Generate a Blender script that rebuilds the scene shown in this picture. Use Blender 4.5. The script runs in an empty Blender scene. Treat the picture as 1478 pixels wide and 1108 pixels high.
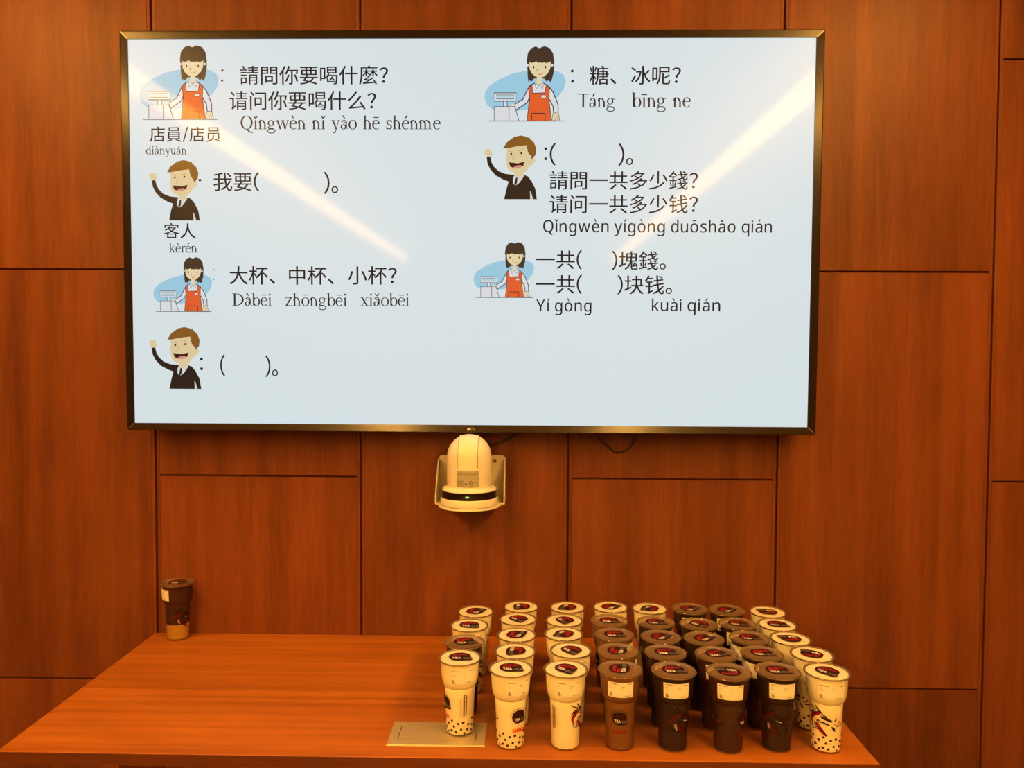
import bpy, bmesh, math, random
from mathutils import Vector, Matrix
random.seed(7)
S = bpy.context.scene
C = S.collection
PI = math.pi

# ------------------------------------------------------------------ camera, world, lights, exposure
cam_d = bpy.data.cameras.new('camera'); cam = bpy.data.objects.new('camera', cam_d); C.objects.link(cam)
cam_d.sensor_width = 36.0; cam_d.lens = 1110.0 / 1478.0 * 36.0
cam_d.clip_start = 0.02; cam_d.clip_end = 60
_r = Vector((0.99983, 0.01762, 0.00517)); _u = Vector((-0.00579, 0.03507, 0.99937)); _f = Vector((-0.01743, 0.99923, -0.03516))
cam.matrix_world = Matrix(((_r.x, _u.x, -_f.x, 0.0), (_r.y, _u.y, -_f.y, -2.2), (_r.z, _u.z, -_f.z, 1.55), (0, 0, 0, 1)))
S.camera = cam

w = bpy.data.worlds.new('world'); S.world = w; w.use_nodes = True
w.node_tree.nodes['Background'].inputs[0].default_value = (1.0, 0.6, 0.25, 1)
w.node_tree.nodes['Background'].inputs[1].default_value = 0.02
STRIP_COLOR = (1.0, 0.48, 0.09); STRIP_POWER = 94.0
STRIP_X = (-1.75, 1.28); STRIP_Y = (-0.55, -9.2); STRIP_W = 0.085; CEIL = 2.7
SCREEN_WHITE = (0.655, 0.745, 0.775)
S.view_settings.view_transform = 'Standard'; S.view_settings.look = 'None'
S.view_settings.exposure = 0.0; S.view_settings.gamma = 1.0; S.view_settings.use_curve_mapping = False
S.cycles.use_denoising = True
S.cycles.max_bounces = 8; S.cycles.transparent_max_bounces = 32; S.cycles.caustics_reflective = False; S.cycles.caustics_refractive = False
S.cycles.sample_clamp_indirect = 4.0

# ------------------------------------------------------------------ helpers
def lin(c):
    return tuple(((v / 255.0) / 12.92 if v / 255.0 <= 0.04045 else ((v / 255.0 + 0.055) / 1.055) ** 2.4) for v in c)

def mat(name, base, rough=0.5, spec=0.5, metal=0.0, emit=None, estr=1.0, coat=0.0):
    m = bpy.data.materials.new(name); m.use_nodes = True
    b = m.node_tree.nodes['Principled BSDF']
    b.inputs['Base Color'].default_value = (*base, 1); b.inputs['Roughness'].default_value = rough
    b.inputs['Specular IOR Level'].default_value = spec; b.inputs['Metallic'].default_value = metal
    if emit: b.inputs['Emission Color'].default_value = (*emit, 1); b.inputs['Emission Strength'].default_value = estr
    if coat: b.inputs['Coat Weight'].default_value = coat; b.inputs['Coat Roughness'].default_value = 0.12
    return m

def N(nt, kind, **kw):
    n = nt.nodes.new(kind)
    for k, v in kw.items(): setattr(n, k, v)
    return n

def wood(name, dark, light, axis, rough, spec, band=1.0, across=16, fleck=9.0):
    """veneer: long streaks along one axis, blotchy figure across it, every board with its own piece of grain"""
    m = mat(name, light, rough, spec); nt = m.node_tree; b = nt.nodes['Principled BSDF']
    tc = N(nt, 'ShaderNodeTexCoord'); geo = N(nt, 'ShaderNodeNewGeometry')
    mul = N(nt, 'ShaderNodeMath', operation='MULTIPLY'); mul.inputs[1].default_value = 57.0
    nt.links.new(geo.outputs['Random Per Island'], mul.inputs[0])
    add = N(nt, 'ShaderNodeVectorMath', operation='ADD'); nt.links.new(tc.outputs['Object'], add.inputs[0]); nt.links.new(mul.outputs[0], add.inputs[1])
    def noise(sc_across, sc_along, det, dist=0.0):
        mp = N(nt, 'ShaderNodeMapping'); s = [sc_across] * 3; s['xyz'.index(axis)] = sc_along
        mp.inputs['Scale'].default_value = s; nt.links.new(add.outputs[0], mp.inputs[0])
        n = N(nt, 'ShaderNodeTexNoise'); n.inputs['Scale'].default_value = 1.0; n.inputs['Detail'].default_value = det
        n.inputs['Distortion'].default_value = dist; nt.links.new(mp.outputs[0], n.inputs['Vector']); return n.outputs['Fac']
    a = noise(across, 0.55, 3.0, 0.3); c = noise(95, fleck, 4.0); d = noise(4.0, 1.6, 2.0, 0.6); e = noise(900, 26.0, 1.0)
    def mix(x, y, f):
        q = N(nt, 'ShaderNodeMix', data_type='FLOAT'); q.inputs['Factor'].default_value = f
        nt.links.new(x, q.inputs[2]); nt.links.new(y, q.inputs[3]); return q.outputs[0]
    v = mix(mix(mix(a, d, 0.38), c, 0.22), e, 0.10)
    rp = N(nt, 'ShaderNodeValToRGB'); rp.color_ramp.elements[0].position = 0.36; rp.color_ramp.elements[1].position = 0.64
    rp.color_ramp.elements[0].color = (*dark, 1); rp.color_ramp.elements[1].color = (*light, 1)
    nt.links.new(v, rp.inputs[0])
    tint = N(nt, 'ShaderNodeMath', operation='MULTIPLY_ADD'); tint.inputs[1].default_value = 0.12 * band; tint.inputs[2].default_value = 1 - 0.06 * band
    nt.links.new(geo.outputs['Random Per Island'], tint.inputs[0])
    sc = N(nt, 'ShaderNodeVectorMath', operation='SCALE'); nt.links.new(rp.outputs[0], sc.inputs[0]); nt.links.new(tint.outputs[0], sc.inputs['Scale'])
    nt.links.new(sc.outputs[0], b.inputs['Base Color'])
    bp = N(nt, 'ShaderNodeBump'); bp.inputs['Strength'].default_value = 0.06; bp.inputs['Distance'].default_value = 0.001
    nt.links.new(e, bp.inputs['Height']); nt.links.new(bp.outputs[0], b.inputs['Normal'])
    return m

def speckle(name, c0, c1, scale, rough, spec=0.3):
    m = mat(name, c0, rough, spec); nt = m.node_tree; tc = N(nt, 'ShaderNodeTexCoord')
    n = N(nt, 'ShaderNodeTexNoise'); n.inputs['Scale'].default_value = scale; n.inputs['Detail'].default_value = 4
    rp = N(nt, 'ShaderNodeValToRGB'); rp.color_ramp.elements[0].position = .35; rp.color_ramp.elements[1].position = .65
    rp.color_ramp.elements[0].color = (*c0, 1); rp.color_ramp.elements[1].color = (*c1, 1)
    nt.links.new(tc.outputs['Object'], n.inputs['Vector']); nt.links.new(n.outputs['Fac'], rp.inputs[0]); nt.links.new(rp.outputs[0], nt.nodes['Principled BSDF'].inputs['Base Color'])
    return m

def clear_plastic(name, tint, haze_col, haze, gloss_rough=0.08, gloss=0.7, ior=1.45):
    """thin clear plastic: straight-through light, a little haze, fresnel reflection"""
    m = bpy.data.materials.new(name); m.use_nodes = True; nt = m.node_tree
    for n in list(nt.nodes): nt.nodes.remove(n)
    out = N(nt, 'ShaderNodeOutputMaterial'); tr = N(nt, 'ShaderNodeBsdfTransparent'); tr.inputs[0].default_value = (*tint, 1)
    df = N(nt, 'ShaderNodeBsdfDiffuse'); df.inputs[0].default_value = (*haze_col, 1)
    m1 = N(nt, 'ShaderNodeMixShader'); m1.inputs[0].default_value = haze; nt.links.new(tr.outputs[0], m1.inputs[1]); nt.links.new(df.outputs[0], m1.inputs[2])
    gl = N(nt, 'ShaderNodeBsdfGlossy'); gl.inputs['Roughness'].default_value = gloss_rough
    fr = N(nt, 'ShaderNodeFresnel'); fr.inputs['IOR'].default_value = ior
    mu = N(nt, 'ShaderNodeMath', operation='MULTIPLY'); mu.inputs[1].default_value = gloss; nt.links.new(fr.outputs[0], mu.inputs[0])
    m2 = N(nt, 'ShaderNodeMixShader'); nt.links.new(mu.outputs[0], m2.inputs[0]); nt.links.new(m1.outputs[0], m2.inputs[1]); nt.links.new(gl.outputs[0], m2.inputs[2])
    nt.links.new(m2.outputs[0], out.inputs[0]); return m

def liquid(name, through, body, opac, rough=0.15):
    """cloudy drink: partly tinted see-through, partly diffuse"""
    m = bpy.data.materials.new(name); m.use_nodes = True; nt = m.node_tree
    for n in list(nt.nodes): nt.nodes.remove(n)
    out = N(nt, 'ShaderNodeOutputMaterial'); tr = N(nt, 'ShaderNodeBsdfTransparent'); tr.inputs[0].default_value = (*through, 1)
    pb = N(nt, 'ShaderNodeBsdfPrincipled'); pb.inputs['Base Color'].default_value = (*body, 1); pb.inputs['Roughness'].default_value = rough
    m1 = N(nt, 'ShaderNodeMixShader'); m1.inputs[0].default_value = opac; nt.links.new(tr.outputs[0], m1.inputs[1]); nt.links.new(pb.outputs[0], m1.inputs[2])
    nt.links.new(m1.outputs[0], out.inputs[0]); return m

class MB:
    """collects verts and faces, then links them as ONE mesh object"""
    def __init__(self): self.v = []; self.f = []; self.m = []; self.mats = []
    def slot(self, m):
        if m not in self.mats: self.mats.append(m)
        return self.mats.index(m)
    def add(self, vs, fs, m):
        k = len(self.v); s = self.slot(m); self.v += [tuple(p) for p in vs]
        for f in fs: self.f.append([i + k for i in f]); self.m.append(s)
    def box(self, a, b, m):
        x0, y0, z0 = a; x1, y1, z1 = b
        self.add([(x0, y0, z0), (x1, y0, z0), (x1, y1, z0), (x0, y1, z0), (x0, y0, z1), (x1, y0, z1), (x1, y1, z1), (x0, y1, z1)],
                 [(0, 3, 2, 1), (4, 5, 6, 7), (0, 1, 5, 4), (1, 2, 6, 5), (2, 3, 7, 6), (3, 0, 4, 7)], m)
    def revolve(self, prof, m, n=48, cx=0, cy=0, caps=True):
        vs = []; fs = []; k = len(prof)
        for i in range(n):
            a = 2 * PI * i / n
            for r, z in prof: vs.append((cx + r * math.cos(a), cy + r * math.sin(a), z))
        for i in range(n):
            j = (i + 1) % n
            for q in range(k - 1): fs.append((i * k + q, j * k + q, j * k + q + 1, i * k + q + 1))
        if caps: fs.append([i * k for i in range(n)][::-1]); fs.append([i * k + k - 1 for i in range(n)])
        self.add(vs, fs, m)
    def prism(self, pts, z0, z1, m):
        n = len(pts); vs = [(x, y, z0) for x, y in pts] + [(x, y, z1) for x, y in pts]
        fs = [list(range(n))[::-1], list(range(n, 2 * n))] + [(i, (i + 1) % n, n + (i + 1) % n, n + i) for i in range(n)]
        self.add(vs, fs, m)
    def tube(self, pts, r, m, n=10):
        pts = [Vector(p) for p in pts]; vs = []; fs = []
        for i, p in enumerate(pts):
            t = (pts[min(i + 1, len(pts) - 1)] - pts[max(i - 1, 0)]).normalized()
            a = t.cross(Vector((0, 1, 0.13))).normalized(); b = t.cross(a)
            for q in range(n): vs.append(p + a * r * math.cos(2 * PI * q / n) + b * r * math.sin(2 * PI * q / n))
        for i in range(len(pts) - 1):
            for q in range(n): fs.append((i * n + q, i * n + (q + 1) % n, (i + 1) * n + (q + 1) % n, (i + 1) * n + q))
        fs.append(list(range(n))[::-1]); fs.append([(len(pts) - 1) * n + q for q in range(n)]); self.add(vs, fs, m)
    def build(self, name, parent=None, smooth=False, bevel=0.0, loc=None):
        me = bpy.data.meshes.new(name); me.from_pydata(self.v, [], self.f)
        for m in self.mats: me.materials.append(m)
        me.polygons.foreach_set('material_index', self.m); me.update()
        bm = bmesh.new(); bm.from_mesh(me); bmesh.ops.recalc_face_normals(bm, faces=bm.faces); bm.to_mesh(me); bm.free()
        if smooth:
            me.polygons.foreach_set('use_smooth', [True] * len(me.polygons)); me.set_sharp_from_angle(angle=math.radians(38))
        o = bpy.data.objects.new(name, me); C.objects.link(o)
        if parent: o.parent = parent
        if loc: o.location = loc
        if bevel:
            md = o.modifiers.new('bevel', 'BEVEL'); md.width = bevel; md.segments = 2; md.limit_method = 'ANGLE'
        return o

def empty(name, loc=(0, 0, 0)):
    o = bpy.data.objects.new(name, None); C.objects.link(o); o.location = loc; o.empty_display_size = 0.05; return o
def tag(o, label, cat, group=None):
    o['label'] = label; o['category'] = cat
    if group: o['group'] = group
    return o
def struct(o): o['kind'] = 'structure'; return o
def smooth_path(pts, n=8):
    P = [Vector(p) for p in pts]; out = []
    for i in range(len(P) - 1):
        a, b, c, d = P[max(i - 1, 0)], P[i], P[i + 1], P[min(i + 2, len(P) - 1)]
        for k in range(n):
            t = k / n; out.append(0.5 * ((2 * b) + (c - a) * t + (2 * a - 5 * b + 4 * c - d) * t * t + (3 * b - a - 3 * c + d) * t ** 3))
    out.append(P[-1]); return out

# ---- flat artwork: polygons in a 2D drawing, each a list of (points, triangles)
_text_cache = {}
def text2d(body, offset=0.0):
    """outlines of a line of text in the built-in font as (verts, faces), em = 1"""
    key = (body, offset)
    if key not in _text_cache:
        cu = bpy.data.curves.new('writing', 'FONT'); cu.body = body; cu.size = 1.0; cu.resolution_u = 3; cu.offset = offset
        o = bpy.data.objects.new('writing', cu); C.objects.link(o)
        bpy.context.view_layer.update(); dg = bpy.context.evaluated_depsgraph_get()
        me = bpy.data.meshes.new_from_object(o.evaluated_get(dg), depsgraph=dg)
        _text_cache[key] = ([(v.co.x, v.co.y) for v in me.vertices], [list(p.vertices) for p in me.polygons])
        bpy.data.objects.remove(o); bpy.data.curves.remove(cu); bpy.data.meshes.remove(me)
    return _text_cache[key]
def bounds(vs): return min(p[0] for p in vs), max(p[0] for p in vs), min(p[1] for p in vs), max(p[1] for p in vs)
def stroke2d(pts, wd, closed=False, sub=4):
    """a brush line: wd a width or one per point"""
    ws = wd if isinstance(wd, (list, tuple)) else [wd] * len(pts)
    if closed: pts = list(pts) + [pts[0]]; ws = list(ws) + [ws[0]]
    P = []; Wd = []
    for i in range(len(pts) - 1):
        for k in range(sub):
            t = k / sub; P.append((pts[i][0] * (1 - t) + pts[i + 1][0] * t, pts[i][1] * (1 - t) + pts[i + 1][1] * t)); Wd.append(ws[i] * (1 - t) + ws[i + 1] * t)
    P.append(pts[-1]); Wd.append(ws[-1]); vs = []; fs = []
    for i, (x, y) in enumerate(P):
        a = P[max(i - 1, 0)]; b = P[min(i + 1, len(P) - 1)]
        if closed and i in (0, len(P) - 1): a = P[-2]; b = P[1]
        dx, dy = b[0] - a[0], b[1] - a[1]; L = math.hypot(dx, dy) or 1; nx, ny = -dy / L * Wd[i] / 2, dx / L * Wd[i] / 2
        vs += [(x + nx, y + ny), (x, y), (x - nx, y - ny)]
    for i in range(len(P) - 1): fs += [(3 * i, 3 * i + 1, 3 * i + 4, 3 * i + 3), (3 * i + 1, 3 * i + 2, 3 * i + 5, 3 * i + 4)]
    return vs, fs
def disc2d(cx, cy, rx, ry, rot=0, n=20, rings=1):
    vs = [(cx, cy)]; fs = []; c, s = math.cos(rot), math.sin(rot)
    for q in range(1, rings + 1):
        for i in range(n):
            x, y = rx * q / rings * math.cos(2 * PI * i / n), ry * q / rings * math.sin(2 * PI * i / n); vs.append((cx + x * c - y * s, cy + x * s + y * c))
    for i in range(n): fs.append((0, 1 + i, 1 + (i + 1) % n))
    for q in range(rings - 1):
        for i in range(n): fs.append((1 + q * n + i, 1 + (q + 1) * n + i, 1 + (q + 1) * n + (i + 1) % n, 1 + q * n + (i + 1) % n))
    return vs, fs
def poly2d(pts): return list(pts), [list(range(len(pts)))]
def fit(art, x0=None, x1=None, y0=None, y1=None, cy=None, keep=True):
    vs, fs = art; a, b, c, d = bounds(vs); sx = (x1 - x0) / (b - a); sy = (y1 - y0) / (d - c) if y0 is not None else sx
    oy = y0 if y0 is not None else cy - (d - c) * sy / 2
    return [(x0 + (x - a) * sx, oy + (y - c) * sy) for x, y in vs], fs

# ------------------------------------------------------------------ materials
WALLWOOD = wood('cherry_veneer_vertical', (0.092, 0.022, 0.0058), (0.205, 0.056, 0.0155), 'z', 0.50, 0.25)
TABLEWOOD = wood('cherry_veneer_table', (0.25, 0.068, 0.009), (0.46, 0.147, 0.022), 'x', 0.33, 0.35, 0.3, 60, 7.0)
EDGEWOOD = wood('cherry_edge_band', (0.085, 0.020, 0.005), (0.15, 0.038, 0.009), 'x', 0.45, 0.3, 0.3)
GROOVE = mat('groove_stain', (0.10, 0.022, 0.006), 0.7, 0.2)
PLASTER = speckle('white_plaster', (0.42, 0.40, 0.37), (0.47, 0.45, 0.42), 40, 0.8)
CARPET = speckle('olive_carpet', (0.17, 0.14, 0.09), (0.28, 0.23, 0.15), 220, 0.95, 0.1)
BEZEL = mat('dark_brushed_bezel', (0.016, 0.010, 0.008), 0.18, 0.16)
RAIL = mat('satin_lower_rail', (0.022, 0.014, 0.010), 0.15, 0.75)
TVBLACK = mat('black_tv_shell', (0.012, 0.011, 0.011), 0.5, 0.4)
MITRE = mat('bezel_mitre_edge', (0.30, 0.22, 0.15), 0.35, 0.5, 0.6)
SILVER = mat('silver_emblem', (0.75, 0.70, 0.62), 0.35, 0.5, 0.4)
CAMWHITE = speckle('ivory_camera_plastic', (0.78, 0.74, 0.64), (0.80, 0.76, 0.66), 300, 0.38, 0.45)
BRACKET = speckle('ivory_bracket_paint', (0.70, 0.66, 0.55), (0.73, 0.69, 0.58), 200, 0.45, 0.4)
CAMBLACK = mat('black_smoked_window', (0.010, 0.007, 0.006), 0.12, 0.6)
SEAMGREY = mat('camera_seam', (0.20, 0.16, 0.09), 0.6, 0.3)
GREYLABEL = speckle('silver_rating_label', (0.34, 0.32, 0.26), (0.38, 0.36, 0.30), 500, 0.4, 0.5)
LABELINK = mat('label_ink', (0.05, 0.04, 0.035), 0.6, 0.3)
LED = mat('green_led', (0.1, 0.3, 0.05), 0.3, 0.5, 0, (0.45, 1.0, 0.12), 1.2)
CABLE = mat('black_cable', (0.010, 0.008, 0.008), 0.5, 0.4)
BRASS = mat('champagne_anodised', (0.62, 0.54, 0.36), 0.34, 0.5, 0.55)
BRASSDARK = mat('socket_gap', (0.05, 0.035, 0.015), 0.6, 0.3)
STRIP = mat('strip_diffuser', (0.8, 0.8, 0.8), 0.4, 0.3, 0, STRIP_COLOR, STRIP_POWER)
ALU = mat('white_strip_housing', (0.75, 0.75, 0.74), 0.4, 0.5)

# ------------------------------------------------------------------ the setting
XL, XR, YB = -3.6, 3.4, -10.5
m = MB(); m.box((XL, YB, -0.1), (XR, 0.1, 0), CARPET); struct(m.build('floor'))
# two lowered side soffits with a tray raised between them; the strip lights run along the soffit edges
TRAY = CEIL + 0.15; CL, CR = STRIP_X[0] - STRIP_W / 2 - .012, STRIP_X[1] + STRIP_W / 2 + .012
m = MB(); m.box((XL, YB, CEIL), (CL, 0.1, TRAY + .1), PLASTER); m.box((CR, YB, CEIL), (XR, 0.1, TRAY + .1), PLASTER); m.box((CL, YB, TRAY), (CR, 0.1, TRAY + 0.1), PLASTER); struct(m.build('ceiling'))
m = MB(); m.box((XL - 0.1, YB, 0), (XL, 0.1, CEIL), WALLWOOD); struct(m.build('wall_left'))
m = MB(); m.box((XR, YB, 0), (XR + 0.1, 0.1, CEIL), WALLWOOD); struct(m.build('wall_right'))
m = MB(); m.box((XL, YB - 0.1, 0), (XR, YB, CEIL), PLASTER); struct(m.build('wall_rear'))
# panelled front wall: full-height columns, joints alternating between two heights, narrow lipping along every column edge
m = MB(); m.box((XL, 0.0, 0), (XR, 0.1, CEIL + .15), GROOVE)
P = 0.5941; X0 = -1.0651; G = 0.0032; LIP = 0.009; T = 0.009
for k in range(-5, 9):
    a, b = max(X0 + k * P + G, XL), min(X0 + (k + 1) * P - G, XR)
    if b - a < 0.05: continue
    joints = [0.6054, 1.7945] if k % 2 else [0.012, 1.2037, 2.3834]
    zs = [0.0] + joints + [CEIL + .15]
    for i in range(len(zs) - 1):
        z0, z1 = zs[i] + (0.0028 if i else 0), zs[i + 1] - (0.0028 if i < len(zs) - 2 else 0)
        if z1 - z0 > 0.02: m.box((a + LIP, -T, z0), (b - LIP, 0.0, z1), WALLWOOD)
    m.box((a, -T, 0), (a + LIP - 0.0002, 0, CEIL + .15), WALLWOOD); m.box((b - LIP + 0.0002, -T, 0), (b, 0, CEIL + .15), WALLWOOD)
struct(m.build('wall_front', bevel=0.0008))
WALLF = -T

# ------------------------------------------------------------------ recessed strip lights
for i, (x, lab) in enumerate(((STRIP_X[0], 'long recessed strip light in the ceiling, left of the television'), (STRIP_X[1], 'long recessed strip light in the ceiling, right of the television'))):
    t = empty('ceiling_light', (x, 0, CEIL)); tag(t, lab, 'light', 'ceiling strip lights')
    h = STRIP_W / 2; y0, y1 = STRIP_Y[1], STRIP_Y[0]
    o_ = -1 if i == 0 else 1
    q = MB(); q.box((min(o_ * h, o_ * (h + .012)), y0 - .012, -.004), (max(o_ * h, o_ * (h + .012)), y1 + .012, .068), ALU); q.box((-h, y0 - .012, .060), (h, y1 + .012, .068), ALU); q.build('housing', t)
    q = MB(); q.box((-h, y0, 0.0), (h, y1, .058), STRIP); q.build('diffuser', t)

# ------------------------------------------------------------------ television
TVK = 0.979
TW, TH = 1.9149 * TVK, 1.0949 * TVK                       # outer size
SX0, SX1, SZ0, SZ1 = -0.9365 * TVK, 0.9353 * TVK, -0.5261 * TVK, 0.5265 * TVK   # picture, about the middle of the set
tv = empty('television', (-0.1538, -0.120, 1.8796)); tv.rotation_euler = (math.radians(0.75), 0, 0)
tag(tv, 'large wall-mounted television showing a language lesson slide', 'television')
SLIDE_W = (SX1 - SX0) / 1920; SLIDE_H = (SZ1 - SZ0) / 1080
SCREEN_ROUGH = 0.32
_sm = {}
def slide_mat(rgb):
    """a colour the display shows, under the same satin front glass"""
    if rgb not in _sm:
        e = SCREEN_WHITE if rgb == 'white' else tuple(v * k for v, k in zip(lin(rgb), (0.86, 0.86, 0.86)))
        _sm[rgb] = mat('display_' + ('white' if rgb == 'white' else '%d_%d_%d' % rgb), (0.006, 0.006, 0.006), SCREEN_ROUGH, 0.17, 0, e, 1.0)
        b_ = _sm[rgb].node_tree.nodes['Principled BSDF']; b_.inputs['Coat Weight'].default_value = 0.105; b_.inputs['Coat Roughness'].default_value = 0.06
    return _sm[rgb]
q = MB(); q.box((SX0 - 0.002, 0.0, SZ0 - 0.002), (SX1 + 0.002, 0.004, SZ1 + 0.002), slide_mat('white')); screen = q.build('screen', tv)
# bezel: outer edge proud, face sloping gently in towards the picture
q = MB(); ox, oz = TW / 2, TH / 2
def ring(dx, dz, y): return [(-ox + dx, y, -oz + dz), (ox - dx, y, -oz + dz), (ox - dx, y, oz - dz), (-ox + dx, y, oz - dz)]
inn = [(SX0, -0.0037, SZ0), (SX1, -0.0037, SZ0), (SX1, -0.0037, SZ1), (SX0, -0.0037, SZ1)]
rings = [ring(0.0, 0.0, 0.03), ring(0.0, 0.0, -0.003), ring(0.0025, 0.0025, -0.0048)]
for i in range(4):       # lower rail tilts up the most; mitred at the corners
    j = (i + 1) % 4; prd = -0.0063 if i == 0 else -0.0048
    fr = [rings[0][i], rings[0][j], rings[1][i], rings[1][j], (rings[2][i][0], prd, rings[2][i][2]), (rings[2][j][0], prd, rings[2][j][2]), inn[i], inn[j], (inn[i][0], 0.0, inn[i][2]), (inn[j][0], 0.0, inn[j][2])]
    if i == 0: lo_ = MB(); lo_.add(fr, [(0, 1, 3, 2), (2, 3, 5, 4), (4, 5, 7, 6), (6, 7, 9, 8)], RAIL)
    else: q.add(fr, [(0, 1, 3, 2), (2, 3, 5, 4), (4, 5, 7, 6), (6, 7, 9, 8)], BEZEL)
lo_.build('lower_rail', tv)
bez = q.build('bezel', tv)
for i in range(4):
    q = MB(); a, b = Vector(rings[2][i]), Vector(inn[i]); d = (b - a); s = Vector((0.0006, 0, 0.0006 * (1 if i in (1, 3) else -1)))
    o_ = Vector((0, -0.0010 if i in (0, 1) else -0.0003, 0)); q.add([a - s + o_, b - s + o_, b + s + o_, a + s + o_], [(0, 1, 2, 3)], MITRE); q.build('mitre_seam', bez)
q = MB(); q.box((-ox + .004, 0.008, -oz + .004), (ox - .004, 0.03, oz - .004), TVBLACK); q.box((-.62, 0.03, -.36), (.62, 0.048, .34), TVBLACK); q.build('back_shell', tv)
q = MB(); q.box((-.34, 0.044, -.22), (.34, 0.108, .22), TVBLACK); q.build('wall_mount', tv)
# maker's mark on the lower bezel: a round disc and two letters
q = MB(); zc = -oz + 0.0098; yb = -0.0060
vs, fs = disc2d(0.0, zc, 0.0040, 0.0040, n=20); q.add([(x, yb, z) for x, z in vs], fs, SILVER)
vs, fs = fit(text2d('LG'), 0.0060, 0.0165, zc - .0032, zc + .0032); q.add([(x, yb, z) for x, z in vs], fs, SILVER); q.build('maker_emblem', bez)

def on_screen(art, rgb, layer, mb):
    vs, fs = art; y = -0.0002 - 0.00006 * layer
    mb.add([(SX0 + u * SLIDE_W, y, SZ1 - v * SLIDE_H) for u, v in vs], fs, slide_mat(rgb))

# --- serif letters drawn with thick and thin strokes (units of 1/1000 em, y up)
def _ring(cx, cy, rx, ry, th, tv_, a0=0, a1=360, n=22):
    vs = []; fs = []
    for i in range(n + 1):
        a = math.radians(a0 + (a1 - a0) * i / n); c, s = math.cos(a), math.sin(a)
        vs += [(cx + rx * c, cy + ry * s), (cx + (rx - th) * c, cy + (ry - tv_) * s)]
    for i in range(n): fs.append((2 * i, 2 * i + 1, 2 * i + 3, 2 * i + 2))
    return vs, fs
def _rc(x0, y0, x1, y1): return [(x0, y0), (x1, y0), (x1, y1), (x0, y1)], [(0, 1, 2, 3)]
def _dg(x0, y0, x1, y1, wd): return [(x0 - wd / 2, y0), (x0 + wd / 2, y0), (x1 + wd / 2, y1), (x1 - wd / 2, y1)], [(0, 1, 2, 3)]
def _stem(x, y0, y1, foot=True, flag=True, wd=80):
    r = [_rc(x, y0, x + wd, y1)]
    if foot: r.append(_rc(x - 62, y0, x + wd + 62, y0 + 24))
    if flag: r.append(([(x - 66, y1 - 58), (x, y1 - 48), (x + wd, y1 + 14), (x + wd - 12, y1 + 14)], [(0, 1, 2, 3)]))
    return r
def _arch(x, xr=250): return [_ring(x + 80 + (xr - 80) / 2 - 40, 300, xr / 2 + 40, 160, 80, 46, 0, 180), _rc(x + xr, 0, x + xr + 80, 302), _rc(x + xr - 58, 0, x + xr + 142, 24)]
def _bowl(cx): return [_ring(cx, 224, 208, 236, 82, 30)]
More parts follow.
